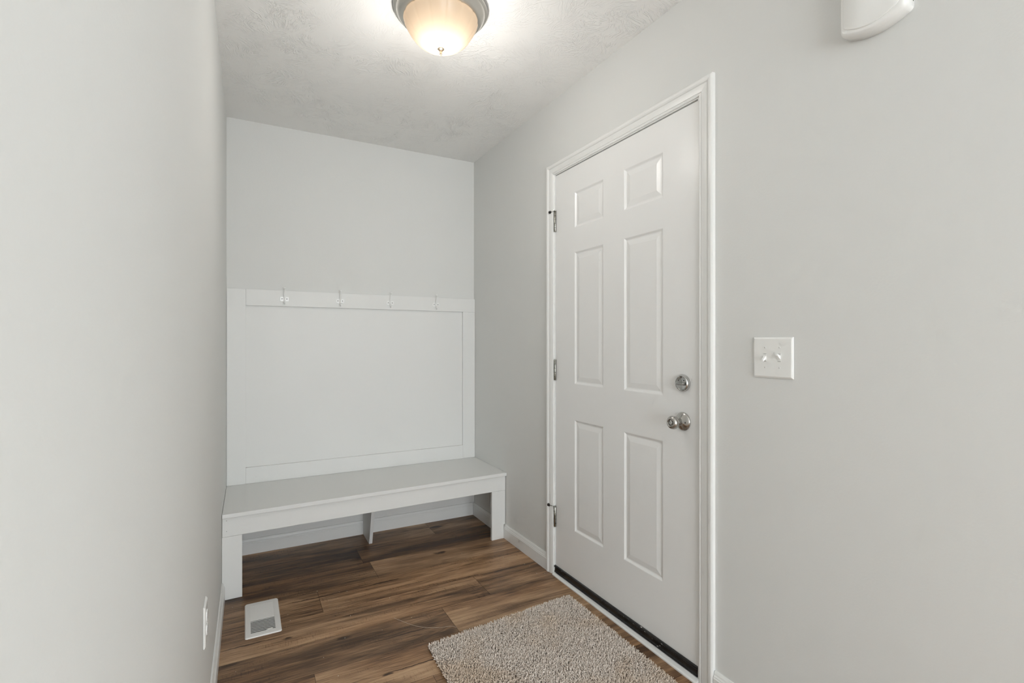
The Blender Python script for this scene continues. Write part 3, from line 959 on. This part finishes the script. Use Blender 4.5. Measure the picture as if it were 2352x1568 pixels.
# ------------------------------------------------------------------ door chime
ch = empty('door_chime', (XR-.0003, .6690, 1.9660))
tag(ch, 'white plastic door chime box high on the right wall', 'door chime')
CW, CH, SAG = .0750, .2200, .0200
def chime_outline(hw, z0, z1, sag, n=14, r=.009):
    zc0 = lambda t: z0 + sag*t*t
    zc1 = lambda t: z1 - sag*t*t
    q = 1 - r/hw
    def corner(p, c, e):      # rounded corner from p to e round c
        return [tuple((1-t)**2*p[i] + 2*t*(1-t)*c[i] + t*t*e[i] for i in (0, 1)) for t in (0, .2, .4, .6, .8, 1)]
    pts = []
    pts += corner((-hw, zc0(1)+r), (-hw, zc0(1)), (-hw*q, zc0(q)))
    for k in range(1, n): 
        t = -q + 2*q*k/n; pts.append((hw*t, zc0(t)))
    pts += corner((hw*q, zc0(q)), (hw, zc0(1)), (hw, zc0(1)+r))
    pts += corner((hw, zc1(1)-r), (hw, zc1(1)), (hw*q, zc1(q)))
    for k in range(1, n):
        t = q - 2*q*k/n; pts.append((hw*t, zc1(t)))
    pts += corner((-hw*q, zc1(q)), (-hw, zc1(1)), (-hw, zc1(1)-r))
    return pts
def stack(bm, layers):
    prev = None
    first = None
    for outl, d in layers:
        cur = [bm.verts.new((-d, p[0], p[1])) for p in outl]
        if prev:
            m_ = len(cur)
            for i in range(m_):
                j = (i+1) % m_
                bm.faces.new([prev[i], prev[j], cur[j], cur[i]])
        else:
            first = cur
        prev = cur
    bm.faces.new(prev); bm.faces.new(list(reversed(first)))
bm = bmesh.new()
stack(bm, [(chime_outline(CW-.002, .0020, CH-.002, SAG), 0), (chime_outline(CW, 0, CH, SAG), .003), (chime_outline(CW, 0, CH, SAG), .028),
           (chime_outline(CW-.0010, .0010, CH-.001, SAG), .034), (chime_outline(CW-.0035, .0035, CH-.0035, SAG), .039), (chime_outline(CW-.0075, .0075, CH-.0075, SAG), .0415),
           (chime_outline(CW-.0120, .0120, CH-.0120, SAG), .0425)])
hs_ = auto_smooth(obj('housing', bm, M_plastic, ch), 40)
bm = bmesh.new()
stack(bm, [(chime_outline(CW-.0125, .0125, CH-.0125, SAG), .0424), (chime_outline(CW-.0125, .0125, CH-.0125, SAG), .0440), (chime_outline(CW-.0140, .0140, CH-.0140, SAG), .0455)])
auto_smooth(obj('front_cover', bm, M_plastic, ch), 40)
bm = bmesh.new()
for k in range(3):
    box(bm, -.0262+k*.0085, -.0232+k*.0085, -CW-.0004, -CW+.001, .036, .150)
obj('vent_slot', bm, M_slot, hs_)

# ------------------------------------------------------------------ outlet on the left wall
oy, oz = 1.6555, .4005
ol = empty('wall_outlet', (xl(oy)+.0003, oy, oz), -.0089)
tag(ol, 'white duplex outlet low on the left wall', 'outlet')
def flip(bm):
    for v in bm.verts: v.co.x = -v.co.x
bm = bmesh.new(); plate(bm, .0370, .0580, .0060, .0045); flip(bm)
obj('wall_plate', bm, M_plastic, ol, bevel=.0008)
for s in (-1, 1):
    bm = bmesh.new()
    o = [(.0168*math.cos(a), max(-.0138, min(.0138, .0168*math.sin(a)))) for a in [2*PI*k/28 for k in range(28)]]
    prism(bm, o, lambda q: Vector((.0055, q[0], s*.0195+q[1])), lambda q: Vector((.0082, q[0]*.97, s*.0195+q[1]*.97)))
    rc = obj('receptacle', bm, M_hook, ol)
    bm = bmesh.new()
    box(bm, .0081, .0085, -.0070, -.0055, s*.0195-.001, s*.0195+.0075)
    box(bm, .0081, .0085, .0055, .0070, s*.0195-.001, s*.0195+.0065)
    lathe(bm, [(.0024,.0081),(.0024,.0085)], lambda a, b, h: Vector((h, a, s*.0195-.0075+b)), 12)
    obj('slot', bm, M_dark, rc)
bm = bmesh.new(); lathe(bm, [(.0030,.0058),(.0030,.0066),(.0015,.0072),(0,.0072)], lambda a, b, h: Vector((h, a, b)), 14)
obj('screw', bm, M_plastic, ol)

# ------------------------------------------------------------------ loose thread and crumbs
M_thread = paint('pale_thread', (0.50, 0.41, 0.33, 1), .8)
bm = bmesh.new()
th_pts = smooth_path([(.5705,2.1431,.0012),(.600,2.094,.0012),(.622,2.058,.0010),(.648,2.027,.0012),(.6860,1.998,.0010),(.727,1.979,.0010),(.766,1.968,.0012),(.784,1.949,.0010)], 6)
tube(bm, th_pts, .00075, 6)
tag(obj('loose_thread', bm, M_thread), 'thin pale thread lying on the floor at the rug corner', 'thread')
M_crumb = paint('pale_crumb', (0.75, 0.70, 0.60, 1), .8)
bm = bmesh.new()
rr = random.Random(3)
CR = [(-.047,2.575),(.123,2.6),(.308,2.545),(.40,2.49),(.437,2.478),(.165,2.39),(.17,2.335),(.405,2.255),(.598,2.32),(.505,2.078),(.635,2.11),(-.03,2.062),(.36,2.09),(1.06,2.335),(1.085,2.62),(.83,2.75),(1.26,2.46),(1.285,2.43),(1.20,2.36),(1.325,2.335),(1.34,2.30),(1.30,2.27),(1.33,2.21),(.90,2.07),(.265,2.0),(.3,1.87),(.01,2.265),(.47,2.18),(1.37,2.19),(1.35,2.17)]
for cx, cy in CR:
    r = rr.uniform(.0010, .0019)
    c0 = Vector((cx + rr.uniform(-.004,.004), cy + rr.uniform(-.004,.004), r*.6))
    M_ = Matrix.Translation(c0) @ Matrix.Rotation(rr.uniform(0,6), 4, 'Z') @ Matrix.Diagonal((r, r*rr.uniform(.6,1), r*.6, 1))
    bmesh.ops.create_icosphere(bm, subdivisions=1, radius=1.0, matrix=M_)
tag(obj('floor_crumbs', bm, M_crumb), 'tiny pale crumbs scattered over the plank floor', 'crumbs', kind='stuff')

# ------------------------------------------------------------------ light
def add_light(name, typ, loc, energy, col, **kw):
    l = bpy.data.lights.new(name, typ); l.energy = energy; l.color = col
    for k, v in kw.items(): setattr(l, k, v)
    o = bpy.data.objects.new(name, l); o.location = loc
    COL.objects.link(o)
    return o
E_LAMP, E_REAR, E_SIDE = 5.6, 142.0, 96.0
add_light('bulb_light', 'POINT', (LX, LY, H-.085), E_LAMP*.12, (1, .93, .84), shadow_soft_size=.02)
add_light('under_bowl_fill', 'POINT', (LX, LY, H-.310), E_LAMP, (1, .965, .92), shadow_soft_size=.055)  # added point light in mid-air under the bowl, stands in for its glow
wl = add_light('daylight', 'AREA', ((WX0+WX1)/2, YREAR-.16, (WZ0+WZ1)/2), E_REAR, (.915, .972, 1.0), shape='RECTANGLE', size=WX1-WX0, size_y=WZ1-WZ0)
wl.rotation_euler = Vector((0, 1, 0)).to_track_quat('-Z', 'Z').to_euler()
w2 = add_light('daylight', 'AREA', (XR+.17, (SW0+SW1)/2, (SWZ0+SWZ1)/2), E_SIDE, (.915, .972, 1.0), shape='RECTANGLE', size=SW1-SW0, size_y=SWZ1-SWZ0)
w2.rotation_euler = Vector((-1, 0, 0)).to_track_quat('-Z', 'Z').to_euler()

w = bpy.data.worlds.new('World'); SC.world = w; w.use_nodes = True
nt = w.node_tree; nt.nodes.clear()
wo = N(nt, 'ShaderNodeOutputWorld'); bg = N(nt, 'ShaderNodeBackground')
sky = N(nt, 'ShaderNodeTexSky'); sky.sky_type = 'HOSEK_WILKIE'; sky.turbidity = 4
nt.links.new(sky.outputs[0], bg.inputs[0]); bg.inputs[1].default_value = .6
nt.links.new(bg.outputs[0], wo.inputs[0])

# ------------------------------------------------------------------ camera
cam = bpy.data.cameras.new('camera'); co = bpy.data.objects.new('camera', cam); COL.objects.link(co)
cam.sensor_width = 36; cam.lens = 36*1146.88/2352
cam.shift_y = 1.85/2352
cam.clip_start = .01
co.location = (0, 0, 1.1925)
co.rotation_euler = (PI/2, 0, -.4922)
SC.camera = co

SC.view_settings.view_transform = 'Standard'
SC.view_settings.look = 'None'
SC.view_settings.gamma = 1
SC.view_settings.use_curve_mapping = False
SC.view_settings.exposure = 0.15
SC.cycles.use_denoising = True
SC.cycles.max_bounces = 7
SC.cycles.diffuse_bounces = 5
SC.cycles.glossy_bounces = 3
SC.cycles.use_light_tree = False
SC.cycles.caustics_reflective = False
SC.cycles.caustics_refractive = False
SC.cycles.use_adaptive_sampling = True
SC.cycles.adaptive_threshold = 0.08
SC.cycles.adaptive_min_samples = 12
SC.cycles.sample_clamp_indirect = 4
